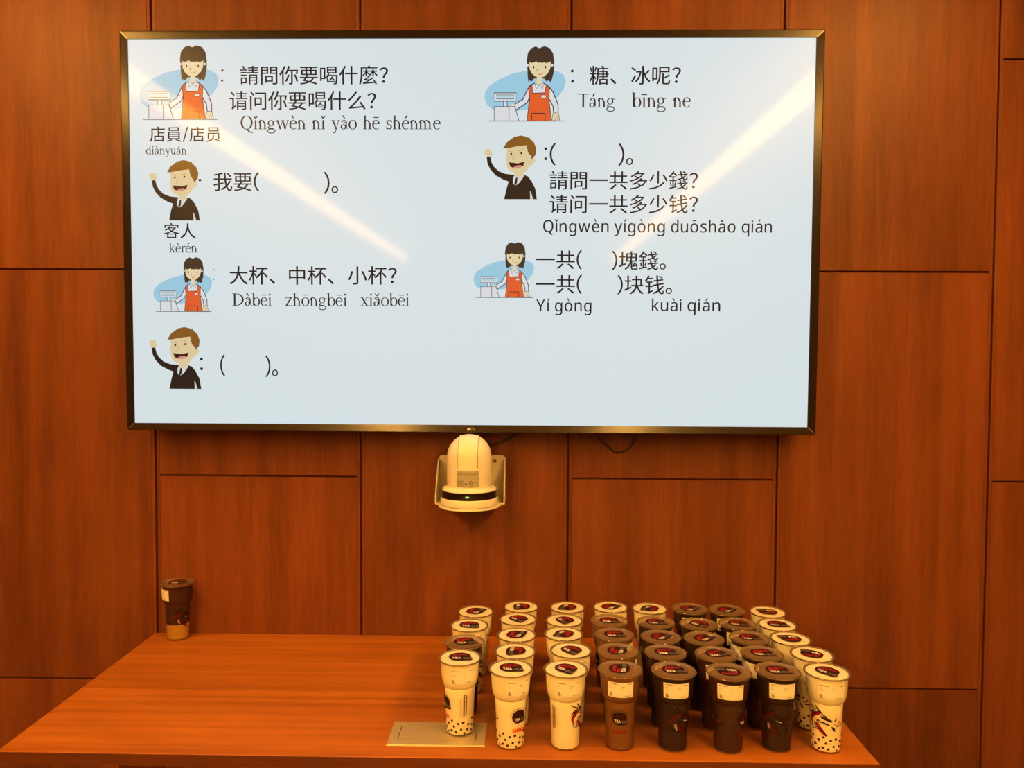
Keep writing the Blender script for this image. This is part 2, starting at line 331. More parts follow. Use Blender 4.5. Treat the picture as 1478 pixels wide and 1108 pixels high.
GL = {
 'i': (278, _stem(98, 0, 450)), 'n': (500, _stem(86, 0, 450) + _arch(86)), 'h': (500, _stem(86, 0, 683) + _arch(86)),
 'm': (778, _stem(82, 0, 450) + _arch(82, 240) + _arch(322, 240)), 'r': (340, _stem(86, 0, 450) + [_ring(262, 310, 112, 148, 60, 60, 60, 165), disc2d(300, 398, 48, 48)]),
 'u': (500, [_rc(70, 150, 150, 450), _rc(12, 428, 150, 450), _ring(225, 170, 155, 180, 80, 50, 180, 350), _rc(330, 0, 410, 450), _rc(272, 428, 410, 450), _rc(410, 0, 482, 26)]),
 'o': (500, [_ring(250, 225, 222, 238, 84, 30)]), 'e': (444, [_ring(230, 225, 208, 238, 86, 32, 30, 320), _rc(96, 255, 412, 287), _ring(230, 265, 186, 198, 62, 32, 0, 60)]),
 'a': (444, [_rc(292, 60, 366, 320), _ring(212, 316, 154, 145, 74, 40, 0, 165), _ring(180, 118, 152, 128, 80, 32), _ring(300, 290, 200, 60, 60, 30, 90, 150), _rc(360, 14, 432, 42)]),
 'd': (500, [_ring(226, 222, 202, 236, 84, 32), _rc(338, 0, 418, 683), _rc(272, 660, 418, 683), _rc(418, 0, 486, 26)]),
 'b': (500, [_ring(276, 222, 202, 236, 84, 32), _rc(72, 20, 152, 683), _rc(8, 660, 152, 683)]),
 'g': (500, [_ring(218, 300, 168, 160, 74, 28), _rc(340, 388, 470, 424), _ring(240, -88, 220, 128, 50, 44), _ring(170, 85, 110, 80, 56, 60, 110, 260), _rc(150, 10, 350, 56)]),
 'y': (500, [_dg(100, 450, 270, 0, 84), _dg(408, 450, 236, -110, 36), _rc(12, 428, 196, 450), _rc(320, 428, 486, 450), _ring(158, -110, 98, 92, 44, 44, 230, 360)]),
 'w': (722, [_dg(86, 450, 244, 0, 84), _dg(370, 450, 232, 0, 34), _dg(366, 450, 506, 0, 84), _dg(640, 450, 496, 0, 34), _rc(12, 428, 180, 450), _rc(290, 428, 452, 450), _rc(564, 428, 712, 450)]),
 's': (389, [_ring(196, 334, 140, 124, 70, 42, 20, 250), _ring(196, 118, 150, 128, 74, 42, -160, 90), _dg(118, 262, 262, 196, 92), _rc(318, 312, 338, 452), _rc(46, -6, 66, 150)]),
 'k': (500, _stem(82, 0, 683) + [_dg(170, 212, 350, 440, 40), _dg(392, 10, 236, 270, 96), _rc(290, 428, 470, 450), _rc(300, 0, 506, 24)]),
 'z': (444, [_rc(40, 418, 400, 450), _rc(26, 0, 404, 32), _dg(76, 10, 350, 440, 92), _rc(40, 330, 62, 450), _rc(384, 0, 410, 124)]),
 'x': (500, [_dg(104, 440, 388, 8, 90), _dg(392, 440, 100, 8, 36), _rc(14, 428, 210, 450), _rc(304, 428, 478, 450), _rc(18, 0, 196, 24), _rc(290, 0, 486, 24)]),
 'D': (722, [_rc(110, 0, 208, 662), _rc(16, 0, 240, 26), _rc(16, 636, 240, 662), _ring(226, 331, 446, 331, 106, 30, -90, 90), _rc(190, 0, 236, 30), _rc(190, 632, 236, 662)]),
 'Q': (722, [_ring(361, 331, 322, 345, 104, 30), _dg(360, 10, 560, -170, 110), _ring(640, -100, 120, 90, 40, 40, 200, 300)]),
 'T': (611, [_rc(258, 0, 352, 650), _rc(20, 626, 592, 662)]),
}
ACC = {'grave': lambda x: [([(x - 130, 668), (x - 40, 690), (x + 56, 520), (x + 26, 512)], [(0, 1, 2, 3)])], 'acute': lambda x: [([(x + 130, 668), (x + 40, 690), (x - 56, 520), (x - 26, 512)], [(0, 1, 2, 3)])],
       'macron': lambda x: [_rc(x - 140, 560, x + 140, 606)], 'caron': lambda x: [([(x - 140, 660), (x - 104, 676), (x, 590), (x + 104, 676), (x + 140, 660), (x + 22, 520), (x - 22, 520)], [(0, 1, 2, 5, 6), (2, 3, 4, 5)])], 'dot': lambda x: [disc2d(x, 610, 54, 54)]}
DEC = {}
for base, chars in (('a', 'āáǎà'), ('e', 'ēéěè'), ('i', 'īíǐì'), ('o', 'ōóǒò'), ('u', 'ūúǔù')):
    for ch, ac in zip(chars, ('macron', 'acute', 'caron', 'grave')): DEC[ch] = (base, ac)
def serif2d(s):
    vs = []; fs = []; x = 0
    for ch in s:
        if ch == ' ': x += 300; continue
        b, ac = DEC.get(ch, (ch, 'dot' if ch == 'i' else None)); wdt, parts = GL[b]
        parts = list(parts) + (ACC[ac]({'a': 225, 'e': 230, 'i': 138, 'o': 250, 'u': 240}[b]) if ac else [])
        for pv, pf in parts:
            k = len(vs); vs += [(x + px, py) for px, py in pv]; fs += [[i + k for i in f] for f in pf]
        x += wdt - 26
    return vs, fs

_i = text2d(chr(0x1D5BA + 13)); XH = bounds(_i[0])[3]; _c = text2d(chr(0x1D5A0 + 7)); CAPH = bounds(_c[0])[3]
def sans2d(s):
    vs = []; fs = []; x = 0
    for ch in s:
        if ch == ' ': x += .25; continue
        b, ac = DEC.get(ch, (ch, 'dot' if ch == 'i' else None))
        if b == 'i': gv, gf = _rc(0, 0, .088, XH)
        else: gv, gf = text2d(chr((0x1D5BA + ord(b) - 97) if b.islower() else (0x1D5A0 + ord(b) - 65)), .0)
        l, r = bounds(gv)[:2]; sb = .045 if b in 'ywxzvk' else .08; cx_ = x + sb + (r - l) / 2
        parts = [([(u - l + x + sb, v) for u, v in gv], gf)]
        if ac: parts += [([(cx_ + (u - 250) / 1000 * (.85 if ac != 'macron' else .8), XH + .06 + (v - (512 if ac != 'dot' else 556)) / 1000 * (1.05 if ac != 'macron' else 1.3)) for u, v in pv], pf) for pv, pf in ACC[ac](250)]
        for pv, pf in parts:
            k = len(vs); vs += pv; fs += [[i + k for i in f] for f in pf]
        x += (r - l) + 2 * sb
    return vs, fs
LINES = [("請問你要喝什麼?",316,733,100,"c"),("请问你要喝什么?",285,699,170,"c"),("Qǐngwèn nǐ yào hē shénme",316,880,249,"s"),("店員/店员",58,259,263,"c"),("diànyuán",46,162,319,"s"),
("我要(",237,367,395,"c"),(")。",550,591,398,"c"),("客人",93,184,533,"c"),("kèrén",107,188,594,"s"),("大杯、",279,410,658,"c"),("中杯、",449,577,658,"c"),("小杯?",617,756,657,"c"),
("Dàbēi",286,399,744,"s"),("zhōngbēi",438,614,744,"s"),("xiǎobēi",652,791,743,"s"),("(",249,263,914,"p"),(")。",379,415,916,"c"),("糖、",1295,1370,101,"c"),("冰呢?",1411,1549,101,"c"),
("Táng",1263,1367,189,"s"),("bīng ne",1413,1577,189,"s"),("(",1186,1203,318,"p"),(")。",1378,1419,319,"c"),("請問一共多少錢?",1186,1601,390,"c"),("请问一共多少钱?",1186,1602,456,"c"),
("Qǐngwèn yígòng duōshǎo qián",1169,1809,534,"n"),("一共(",1150,1279,611,"c"),(")塊錢。",1363,1515,613,"c"),("一共(",1150,1280,680,"c"),(")块钱。",1379,1533,681,"c"),("Yí gòng",1151,1307,756,"n"),("kuài",1477,1560,754,"n"),("qián",1577,1669,754,"n")]
INK = (30, 28, 36)
WIDE = {'(': '（', ')': '）', '?': '？'}
def cjk2d(s):
    """Chinese text with close-set brackets and question marks of the same face"""
    vs = []; fs = []; x = 0
    for ch in s:
        gv, gf = text2d(WIDE.get(ch, ch)) if ch != '/' else _dg(0, -.08, .27, .83, .062)
        l, r = bounds(gv)[:2]
        if ch in WIDE or ch == '/': gv = [(u - l + x + .05, v) for u, v in gv]; x += r - l + .10
        else: gv = [(u + x, v) for u, v in gv]; x += 1.0
        k = len(vs); vs += gv; fs += [[i + k for i in f] for f in gf]
    return vs, fs
def heavier(art, d):
    vs, fs = art; n = len(vs); return [(u - d, v) for u, v in vs] + [(u + d, v) for u, v in vs], list(fs) + [[i + n for i in f] for f in fs]
def lay_line(txt, x0, x1, y, kind):
    if kind == 's': art = serif2d(txt); a, b, c, d = bounds(art[0]); s = (x1 - x0) / (b - a); return [(x0 + (u - a) * s, y - v * s * 1.04) for u, v in art[0]], art[1]
    art = heavier(cjk2d(txt), .007) if kind != 'n' else heavier(sans2d(txt), .007); a, b, c, d = bounds(art[0]); s = (x1 - x0) / (b - a)
    if kind == 'n':      # cap height 33 slide units on the baseline
        k = 33 / CAPH
        return [(x0 + (u - a) * s, y - v * k) for u, v in art[0]], art[1]
    k = s if kind == 'c' else 62 / (d - c)
    if txt in (')。',): k = 62 / (d - c)
    return [(x0 + (u - a) * s, y + (c + d) / 2 * k - v * k) for u, v in art[0]], art[1]
for L in LINES:
    q = MB(); on_screen(lay_line(*L), INK, 4, q); q.build('text_line', screen)
for pts, r in (([(267, 87), (266, 115)], 3.2), ([(234, 642), (234, 670)], 1.6), ([(196, 896), (196, 924)], 4.2), ([(1247, 90), (1248, 118)], 4.0), ([(1175, 303), (1175, 331)], 4.0), ([(199, 391)], 4.0)):
    for x, y in pts: q = MB(); on_screen(disc2d(x, y, r, r, n=14), INK, 30, q); q.build('colon_dot', screen)

# --- the shop assistant picture (drawing units, floor line at the origin, y down)
LNE = (38, 34, 40); HAIR = (62, 50, 42); SKIN = (240, 222, 178); WHT = (228, 232, 238); ORG = (236, 98, 48); BLU = (160, 212, 236)
def clerk(u0, v0, s):
    q = MB(); T = lambda art: ([(u0 + (x - 137) * s, v0 + (y - 690) * s) for x, y in art[0]], art[1]); n = [5]
    def put(art, c): on_screen(T(art), c, n[0], q); n[0] += 1
    def line(pts, wd=7.5, c=LNE, closed=False): put(stroke2d(pts, wd, closed, 1), c)
    put(poly2d([(112, 510), (118, 460), (150, 415), (220, 370), (320, 325), (430, 300), (560, 295), (680, 302), (730, 330), (750, 375), (735, 440), (690, 500), (600, 550), (470, 595), (360, 612), (250, 610), (170, 595), (130, 560)]), BLU)
    put(poly2d([(448, 300), (442, 220), (450, 165), (475, 128), (510, 112), (542, 126), (580, 110), (622, 125), (648, 165), (658, 230), (655, 310), (638, 375), (626, 388), (612, 372), (600, 386), (580, 360), (500, 360), (490, 374), (478, 386), (466, 372), (456, 390), (450, 340)]), HAIR)
    put(poly2d([(524, 340), (560, 340), (562, 400), (543, 415), (520, 400)]), SKIN)
    put(poly2d([(505, 395), (470, 414), (452, 440), (412, 522), (345, 562), (362, 602), (448, 545), (466, 505), (452, 688), (640, 688), (622, 520), (650, 572), (656, 624), (692, 628), (690, 560), (652, 468), (622, 428), (600, 410), (572, 395), (543, 412)]), WHT)
    line([(505, 395), (470, 414), (452, 440), (412, 522), (345, 562), (362, 602), (448, 545), (466, 505)]); line([(572, 395), (600, 410), (622, 428), (652, 468), (690, 560), (692, 628), (656, 624), (650, 572), (622, 520)])
    put(poly2d([(652, 628), (692, 628), (706, 686), (690, 686), (678, 655), (668, 686), (646, 686)]), SKIN); line([(652, 628), (642, 680), (668, 686), (678, 655), (690, 686), (706, 686), (692, 628)], 4)
    apron = [(458, 430), (484, 408), (490, 474), (586, 470), (596, 408), (622, 430), (618, 520), (640, 688), (446, 688), (466, 520)]
    put(poly2d(apron), ORG); line(apron, 6, LNE, True); line([(480, 688), (486, 630), (590, 630), (588, 688)]); put(poly2d([(558, 488), (594, 488), (594, 511), (558, 511)]), WHT); line([(558, 488), (594, 488), (594, 511), (558, 511)], 4, LNE, True)
    for tri in ([(506, 398), (519, 440), (543, 408)], [(580, 396), (567, 440), (543, 408)]): put(poly2d(tri), WHT); line(tri, 5, LNE, True)
    put(disc2d(448, 258, 10, 10, n=12), WHT); put(disc2d(641, 258, 10, 10, n=12), WHT)
    put(poly2d([(462, 225), (464, 285), (480, 320), (510, 346), (545, 356), (580, 346), (610, 318), (628, 280), (632, 225)]), SKIN)
    put(poly2d([(456, 222), (474, 242), (508, 234), (516, 224), (522, 238), (572, 240), (580, 232), (586, 242), (618, 238), (637, 222), (622, 160), (580, 130), (543, 136), (500, 130), (468, 165)]), HAIR)
    put(disc2d(496, 273, 6, 12, n=10), LNE); put(disc2d(590, 273, 6, 12, n=10), LNE); line([(529, 285), (521, 302), (534, 304)], 4); line([(528, 324), (548, 332), (570, 318)], 5, (190, 84, 60))
    for box in ([(188, 578), (305, 578), (305, 690), (188, 690)], [(305, 578), (350, 578), (385, 690), (305, 690)], [(262, 535), (290, 535), (290, 578), (262, 578)], [(187, 472), (361, 472), (361, 536), (187, 536)]): put(poly2d(box), WHT); line(box, 6, LNE, True)
    put(poly2d([(205, 488), (345, 488), (345, 519), (205, 519)]), (186, 222, 232)); line([(205, 488), (345, 488), (345, 519), (205, 519)], 4, LNE, True)
    put(disc2d(336, 566, 20, 9, n=12), SKIN); line([(137, 690), (740, 690)], 6)
    return q.build('shop_assistant_picture', screen)
for a in ((39, 222, 213 / 603), (1012, 227, 214 / 603), (67, 761, 160 / 603), (980, 718, 162 / 603)): clerk(*a)

BRN = (140, 92, 36); FACE = (232, 212, 164); BLK = (32, 28, 28)
def customer(u0, v0, s):
    q = MB(); T = lambda art: ([(u0 + (x - 326) * s, v0 + (y - 1018) * s) for x, y in art[0]], art[1]); n = [5]
    def put(art, c): on_screen(T(art), c, n[0], q); n[0] += 1
    put(stroke2d([(214, 722), (222, 765), (240, 800), (275, 836), (325, 860), (400, 878)], [26, 30, 32, 36, 42, 60], False, 3), BLK)
    put(disc2d(212, 695, 25, 26, n=18), FACE)
    for k in range(4): put(disc2d(194 + k * 11, 676 + abs(k - 1.5) * 2, 7, 11, n=10), FACE)
    put(disc2d(233, 705, 8, 12, n=10), FACE)
    put(poly2d([(398, 852), (360, 885), (342, 945), (326, 1018), (510, 1018), (508, 960), (528, 1018), (557, 1018), (546, 945), (518, 890), (492, 858), (468, 848)]), BLK)
    put(poly2d([(508, 962), (514, 962), (530, 1018), (510, 1018)]), (214, 218, 214))
    put(poly2d([(400, 846), (388, 870), (386, 902), (400, 926), (432, 905), (462, 862), (466, 846)]), (222, 226, 222)); put(poly2d([(408, 868), (420, 866), (416, 905), (400, 930), (396, 915)]), BLK)
    put(poly2d([(345, 655), (485, 640), (500, 700), (512, 735), (540, 730), (545, 752), (522, 775), (505, 785), (490, 812), (460, 838), (462, 856), (430, 872), (402, 852), (400, 836), (365, 822), (345, 795), (338, 740)]), FACE)
    put(poly2d([(316, 664), (345, 620), (395, 584), (440, 574), (480, 582), (496, 592), (500, 580), (506, 598), (535, 625), (551, 668), (546, 708), (526, 732), (516, 738), (512, 715), (502, 706), (492, 690), (482, 642), (400, 652), (345, 664)]), BRN)
    put(disc2d(374, 703, 7, 8, n=10), BLK); put(disc2d(446, 697, 7, 8, n=10), BLK)
    put(stroke2d([(356, 680), (384, 690)], 3), (170, 130, 80)); put(stroke2d([(428, 682), (456, 670)], 3), (170, 130, 80)); put(stroke2d([(398, 712), (384, 742), (394, 744)], 3), (180, 140, 90))
    put(poly2d([(358, 760), (420, 768), (470, 756), (460, 785), (436, 800), (395, 803), (368, 790)]), (66, 18, 18)); put(poly2d([(385, 798), (410, 784), (440, 780), (454, 788), (436, 801), (395, 804)]), (222, 150, 140))
    return q.build('customer_picture', screen)
for a in ((109, 504, .381), (1059, 443, .398), (102, 982, .398)): customer(*a)

# ------------------------------------------------------------------ camera on its wall bracket
t = empty('wall_bracket', (-0.151, WALLF, 1.1450)); tag(t, 'ivory metal shelf bracket screwed to the wall below the television', 'bracket')
q = MB(); pts = [(-.096, 0.0), (.096, 0.0), (.096, -.075), (.082, -.11)]
pts = [(-.096, 0.0), (-.096, -.095)] + [(-.083 * math.cos(a), -.115 - .083 * math.sin(a)) for a in [PI * k / 20 for k in range(21)]] + [(.096, -.095), (.096, 0.0)]
q.prism(pts[::-1], 0.0, 0.005, BRACKET); q.build('shelf', t, bevel=0.001)
q = MB(); R_ = .012
rr = lambda x0, x1, z0, z1, r: [(x0, z0), (x1, z0)] + [(x1 - r + r * math.cos(a), z1 - r + r * math.sin(a)) for a in (0, .4, .8, 1.2, PI / 2)] + [(x0 + r - r * math.sin(a), z1 - r + r * math.cos(a)) for a in (0, .4, .8, 1.2, PI / 2)]
pp = rr(-.096, .096, .005, .124, R_); n_ = len(pp)
q.add([(x, 0, z) for x, z in pp] + [(x, -.004, z) for x, z in pp], [list(range(n_)), list(range(n_, 2 * n_))[::-1]] + [(i, (i + 1) % n_, n_ + (i + 1) % n_, n_ + i) for i in range(n_)], BRACKET); bp_ = q.build('back_plate', t)
q = MB(); vs, fs = disc2d(.064, .108, .0055, .0055, n=18); q.add([(x, -.0045, z) for x, z in vs], fs, GROOVE); vs, fs = disc2d(.064, .108, .003, .003, n=12); q.add([(x, -.005, z) for x, z in vs], fs, SEAMGREY); q.build('screw', bp_)
for s in (-1, 1):
    q = MB(); x0, x1 = s * .096, s * .0925; pr = [(0, .005), (0, .112), (-.022, .116), (-.095, .020), (-.095, .005)]
    n_ = 5; q.add([(x0, y, z) for y, z in pr] + [(x1, y, z) for y, z in pr], [list(range(n_)), list(range(n_, 2 * n_))[::-1]] + [(i, (i + 1) % n_, n_ + (i + 1) % n_, n_ + i) for i in range(n_)], BRACKET); q.build('side_gusset', t, bevel=0.0008)

t = empty('conference_camera', (-0.151, -0.124, 1.1500)); tag(t, 'ivory pan-tilt conference camera with a black band, turned to face the wall', 'camera')
q = MB(); q.revolve([(.070, 0.0), (.076, .002), (.0775, .006), (.0775, .020), (.0765, .0215)], CAMWHITE, 64); q.build('base', t, smooth=True)
q = MB(); q.revolve([(.0755, .0215), (.0760, .023), (.0745, .0395), (.073, .041)], CAMBLACK, 64); bd = q.build('infrared_window', t, smooth=True)
q = MB(); q.box((-.0045, -.0768, .0295), (.0045, -.0752, .0330), LED); q.build('indicator_light', bd)
q = MB(); q.revolve([(.0735, .041), (.0738, .0425), (.070, .0475), (.064, .0500), (.060, .0505)], CAMWHITE, 64); q.build('base_top', t, smooth=True)
H0, HR, HZ = .0505, .0600, .130
prof = [(HR - .001, H0), (HR, H0 + .002), (HR, HZ)] + [(HR * math.cos(a) + 1e-5, HZ + .0605 * math.sin(a)) for a in [PI / 2 * k / 12 for k in range(1, 13)]]
q = MB(); q.revolve(prof, CAMWHITE, 72); head = q.build('head', t, smooth=True)
def head_pt(x, s, off):     # point on the head front at sideways x, s along the profile upward from z=.10
    if s < HZ - .10: z = .10 + s; r = HR
    else: a = min((s - (HZ - .10)) / .0605, PI / 2 * .97); z = HZ + .0605 * math.sin(a); r = HR * math.cos(a)
    y = -math.sqrt(max(r * r - x * x, 0)); nrm = Vector((x, y, (z - HZ) if z > HZ else 0)).normalized(); return Vector((x, y, z)) + nrm * off
q = MB(); nx, ns = 14, 18; vs = []; fs = []
for j in range(ns + 1):
    for i in range(nx + 1):
        x = -.0252 + .0504 * i / nx; s = .006 + .098 * j / ns - (.006 * (1 - (2 * i / nx - 1) ** 2) if j == 0 else 0); vs.append(head_pt(x, max(s, 0), .0011))
k0 = len(vs); vs += [head_pt(-.0252 + .0504 * (i % (nx + 1)) / nx, max(.006 + .098 * (i // (nx + 1)) / ns - (.006 * (1 - (2 * (i % (nx + 1)) / nx - 1) ** 2) if i < nx + 1 else 0), 0), -.001) for i in range(k0)]
g = lambda i, j: j * (nx + 1) + i
for j in range(ns):
    for i in range(nx): fs.append((g(i, j), g(i + 1, j), g(i + 1, j + 1), g(i, j + 1)))
for i in range(nx): fs.append((g(i, 0), g(i + 1, 0), k0 + g(i + 1, 0), k0 + g(i, 0)))
for j in range(ns): fs += [(g(0, j), g(0, j + 1), k0 + g(0, j + 1), k0 + g(0, j)), (g(nx, j), g(nx, j + 1), k0 + g(nx, j + 1), k0 + g(nx, j))]
q.add(vs, fs, CAMWHITE); tb = q.build('tilt_block', head, smooth=True)
for sx in (-.0261, .0261): q = MB(); q.tube([head_pt(sx, .006 + .094 * k / 20, .0002) for k in range(21)], .0009, SEAMGREY, 6); q.build('tilt_seam', head)
# rating label: silver-grey, with blocks of tiny print
q = MB(); vs = []; fs = []; LX, LZ0, LZ1 = .0300, .0545, .0985
for i in range(13):
    for z in (LZ0, LZ1): x = -LX + 2 * LX * i / 12; vs.append((x, -math.sqrt((HR + .0006) ** 2 - x * x), z))
for i in range(12): fs.append((2 * i, 2 * i + 2, 2 * i + 3, 2 * i + 1))
q.add(vs, fs, GREYLABEL)
def lab(art, mm_):
    vs, fs = art; q.add([(x, -math.sqrt((HR + .0009) ** 2 - x * x), z) for x, z in vs], fs, mm_)
rnd = random.Random(3)
for row in range(4):
    x = -.027
    while x < .024: wd = rnd.uniform(.002, .006); lab(_rc(x, .0930 - row * .0022, min(x + wd, .027), .0937 - row * .0022), LABELINK); x += wd + .0013
for row in range(6):
    x = -.027
    while x < -.012: wd = rnd.uniform(.002, .005); lab(_rc(x, .0735 - row * .0030, min(x + wd, -.009), .0745 - row * .0030), LABELINK); x += wd + .001
lab(disc2d(-.0045, .0635, .0028, .0028, n=14), LABELINK); lab(_ring(.0085, .0670, .0050, .0050, .0012, .0012), LABELINK); lab(_rc(.0055, .0664, .0115, .0676), LABELINK); lab(_ring(.0085, .0578, .0042, .0022, .0008, .0008), LABELINK); lab(_rc(.018, .068, .025, .069), LABELINK); lab(_rc(.004, .0755, .026, .0762), LABELINK)
q.build('rating_label', head)

# ------------------------------------------------------------------ cables
q = MB(); q.tube(smooth_path([(-.115, -.035, 1.296), (-.098, -.03, 1.301), (-.071, -.028, 1.309), (-.045, -.026, 1.319), (-.031, -.026, 1.329), (-.02, -.026, 1.345)]), .0025, CABLE)
o = q.build('camera_cable', smooth=True); tag(o, 'black cable rising from behind the camera to the television', 'cable')
q = MB(); q.tube(smooth_path([(.180, -.024, 1.352), (.195, -.022, 1.335), (.22, -.02, 1.311), (.24, -.018, 1.294), (.258, -.0165, 1.2815), (.28, -.016, 1.284), (.299, -.018, 1.296), (.310, -.02, 1.316), (.312, -.022, 1.334), (.312, -.024, 1.352)]), .0022, CABLE)
o = q.build('hanging_cable', smooth=True); tag(o, 'thin black cable hanging in a loop under the right half of the television', 'cable')

# ------------------------------------------------------------------ table and its socket box
TZ = 0.7444; TX0, TX1, TY0, TY1 = -1.070, 0.7097, -0.6844, WALLF - 0.001
t = empty('table', ((TX0 + TX1) / 2, (TY0 + TY1) / 2, 0)); tag(t, 'long cherry wood table pushed against the panelled wall, carrying the rows of cups', 'table')
cx, cy = t.location.x, t.location.y
q = MB(); q.box((TX0 - cx, TY0 - cy, TZ - .024), (TX1 - cx, TY1 - cy, TZ), TABLEWOOD); tt = q.build('tabletop', t, bevel=0.0012)
q = MB(); q.box((TX0 - cx, TY0 - .0022 - cy, TZ - .024), (TX1 - cx, TY0 - .0002 - cy, TZ - .0008), EDGEWOOD); q.build('front_edge_band', tt)
for s in (TX0 + .06, TX1 - .10):
    q = MB(); q.box((s - cx, TY0 + .28 - cy, 0), (s + .04 - cx, TY1 - .03 - cy, TZ - .024), TABLEWOOD); q.build('side_panel', t)
q = MB(); q.box((TX0 + .02 - cx, TY1 - .16 - cy, .12), (TX1 - .02 - cx, TY1 - .14 - cy, TZ - .024), TABLEWOOD); q.build('modesty_panel', t)
SXc, SYc = -0.182, -0.5882
t = empty('table_socket_box', (SXc, SYc, TZ)); tag(t, 'champagne metal socket plate let into the tabletop at its front edge', 'socket')
q = MB(); hx, hy, lx, ly = .1025, .0515, .0815, .0285
def rect(ax, ay, z, dy=0): return [(-ax, -ay + dy, z), (ax, -ay + dy, z), (ax, ay + dy, z), (-ax, ay + dy, z)]
vs = rect(hx, hy, 0.0002) + rect(hx - .0015, hy - .0015, .0026) + rect(lx + .0014, ly + .0014, .0026) + rect(lx + .0014, ly + .0014, .0006)
fs = [(a * 4 + i, a * 4 + (i + 1) % 4, a * 4 + 4 + (i + 1) % 4, a * 4 + 4 + i) for a in range(3) for i in range(4)] + [(0, 1, 2, 3)]
q.add(vs, fs, BRASS); q.add([(x, y, .0007) for x, y, z in rect(lx + .0014, ly + .0014, 0)], [(0, 1, 2, 3)], BRASSDARK); pl = q.build('frame_plate', t)
q = MB(); q.add(rect(lx, ly, .0007) + rect(lx, ly, .0019) + [(-lx + .0006, -ly, .0026), (lx - .0006, -ly, .0026), (lx - .0006, ly - .003, .0024), (-lx + .0006, ly - .003, .0024)], [(a * 4 + i, a * 4 + (i + 1) % 4, a * 4 + 4 + (i + 1) % 4, a * 4 + 4 + i) for a in range(2) for i in range(4)] + [(8, 9, 10, 11), (0, 1, 2, 3)], BRASS); q.build('flap_lid', t)

# ------------------------------------------------------------------ drink cups
CH = 0.160
SHELL_PROF = [(0.0008, 0.0022), (.0255, .0022), (.0268, 0.0), (.0284, 0.0), (.0293, .003), (.0300, .012), (.0312, .045), (.0326, .085), (.0334, .1000), (.0330, .1010), (.0336, .1020), (.0356, .1040), (.0372, .1070), (.0386, .1120), (.0397, .1180), (.0405, .1260), (.0412, .140), (.0421, .1525), (.0424, .1562)]
def rad(z):
    for (r0, z0), (r1, z1) in zip(SHELL_PROF[3:], SHELL_PROF[4:]):
        if z0 <= z <= z1 and z1 > z0: return r0 + (r1 - r0) * (z - z0) / (z1 - z0)
    return .042
PLASTIC = clear_plastic('clear_cup_plastic', (0.995, 0.99, 0.985), (0.85, 0.80, 0.70), 0.012, 0.10, 0.32)
RIMPL = clear_plastic('rim_plastic', (0.88, 0.82, 0.72), (0.45, 0.33, 0.20), 0.22, 0.10, 0.9)
FILM = clear_plastic('seal_film_clear', (0.985, 0.98, 0.97), (0.88, 0.84, 0.74), 0.03, 0.2, 0.15)
FILMHAZE = clear_plastic('seal_film_misted', (0.95, 0.93, 0.90), (0.56, 0.38, 0.22), 0.15, 0.16, 0.25)
MILK = mat('milk_tea', (0.98, 0.92, 0.68), 0.35, 0.4)
TEAS = {'dark': liquid('dark_tea', (0.30, 0.10, 0.03), (0.040, 0.011, 0.003), 0.48), 'red': liquid('red_brown_tea', (0.42, 0.13, 0.035), (0.080, 0.019, 0.005), 0.48), 'tan': liquid('cloudy_brown_tea', (0.5, 0.22, 0.06), (0.22, 0.085, 0.022), 0.80), 'amber': liquid('amber_tea', (0.55, 0.22, 0.06), (0.10, 0.035, 0.010), 0.32)}
PEARL = mat('black_pearls', (0.012, 0.008, 0.006), 0.25, 0.5)
PULP = speckle('yellow_pulp', (0.40, 0.20, 0.03), (0.50, 0.27, 0.045), 260, 0.5)
INKD = liquid('print_black', (0.05, 0.014, 0.010), (0.030, 0.010, 0.008), .5, .4); INKR = liquid('print_red', (0.62, 0.055, 0.03), (0.28, 0.018, 0.010), .25, .4); INKO = liquid('print_orange', (0.95, 0.27, 0.05), (0.5, 0.10, 0.02), .2, .4)
LIDD = mat('badge_black', (0.022, 0.007, 0.006), 0.5, 0.1); LIDR = mat('badge_red', (0.50, 0.026, 0.018), 0.5, 0.1)
INKW = mat('print_white', (0.86, 0.82, 0.76), 0.5, 0.1); INKG = mat('print_grey', (0.26, 0.25, 0.23), 0.4, 0.4)
PAPER = mat('white_sticker_paper', (0.80, 0.76, 0.66), 0.6, 0.3); STINK = mat('sticker_ink', (0.10, 0.08, 0.06), 0.6, 0.3)

def emblem_art(dark=None, red=None):
    """the drink shop's badge: dark rounded blob with a lobe, three lines of lettering (half-size about 1)"""
    L = []; vs = [(0, 0)]; fs = []; n = 44; rings_ = 6; out = []
    for i in range(n):
        a = 2 * PI * i / n; c, s = math.cos(a), math.sin(a); r = 1 / ((abs(c) / .92) ** 2.25 + (abs(s) / .84) ** 2.25) ** (1 / 2.25)
        lobe = math.exp(-((a - math.radians(325)) / .30) ** 2) * .36
        out.append(((r + lobe) * c, (r + lobe * .75) * s))
    for k in range(1, rings_ + 1): vs += [(x * k / rings_, y * k / rings_) for x, y in out]
    for i in range(n): fs.append((0, 1 + i, 1 + (i + 1) % n))
    for k in range(rings_ - 1):
        for i in range(n): fs.append((1 + k * n + i, 1 + (k + 1) * n + i, 1 + (k + 1) * n + (i + 1) % n, 1 + k * n + (i + 1) % n))
    L.append(((vs, fs), dark or INKD))
    L.append((fit(text2d('KUNG', .010), -.56, .58, .26, .58), red or INKR)); L.append((fit(text2d('FU', .012), -.66, -.04, -.12, .20), red or INKR))
    L.append((fit(text2d('TEA', .020), -.66, .14, -.52, -.18), INKW)); L.append((fit(text2d('功夫'), .27, 1.02, -.60, -.20), INKG))
    return L

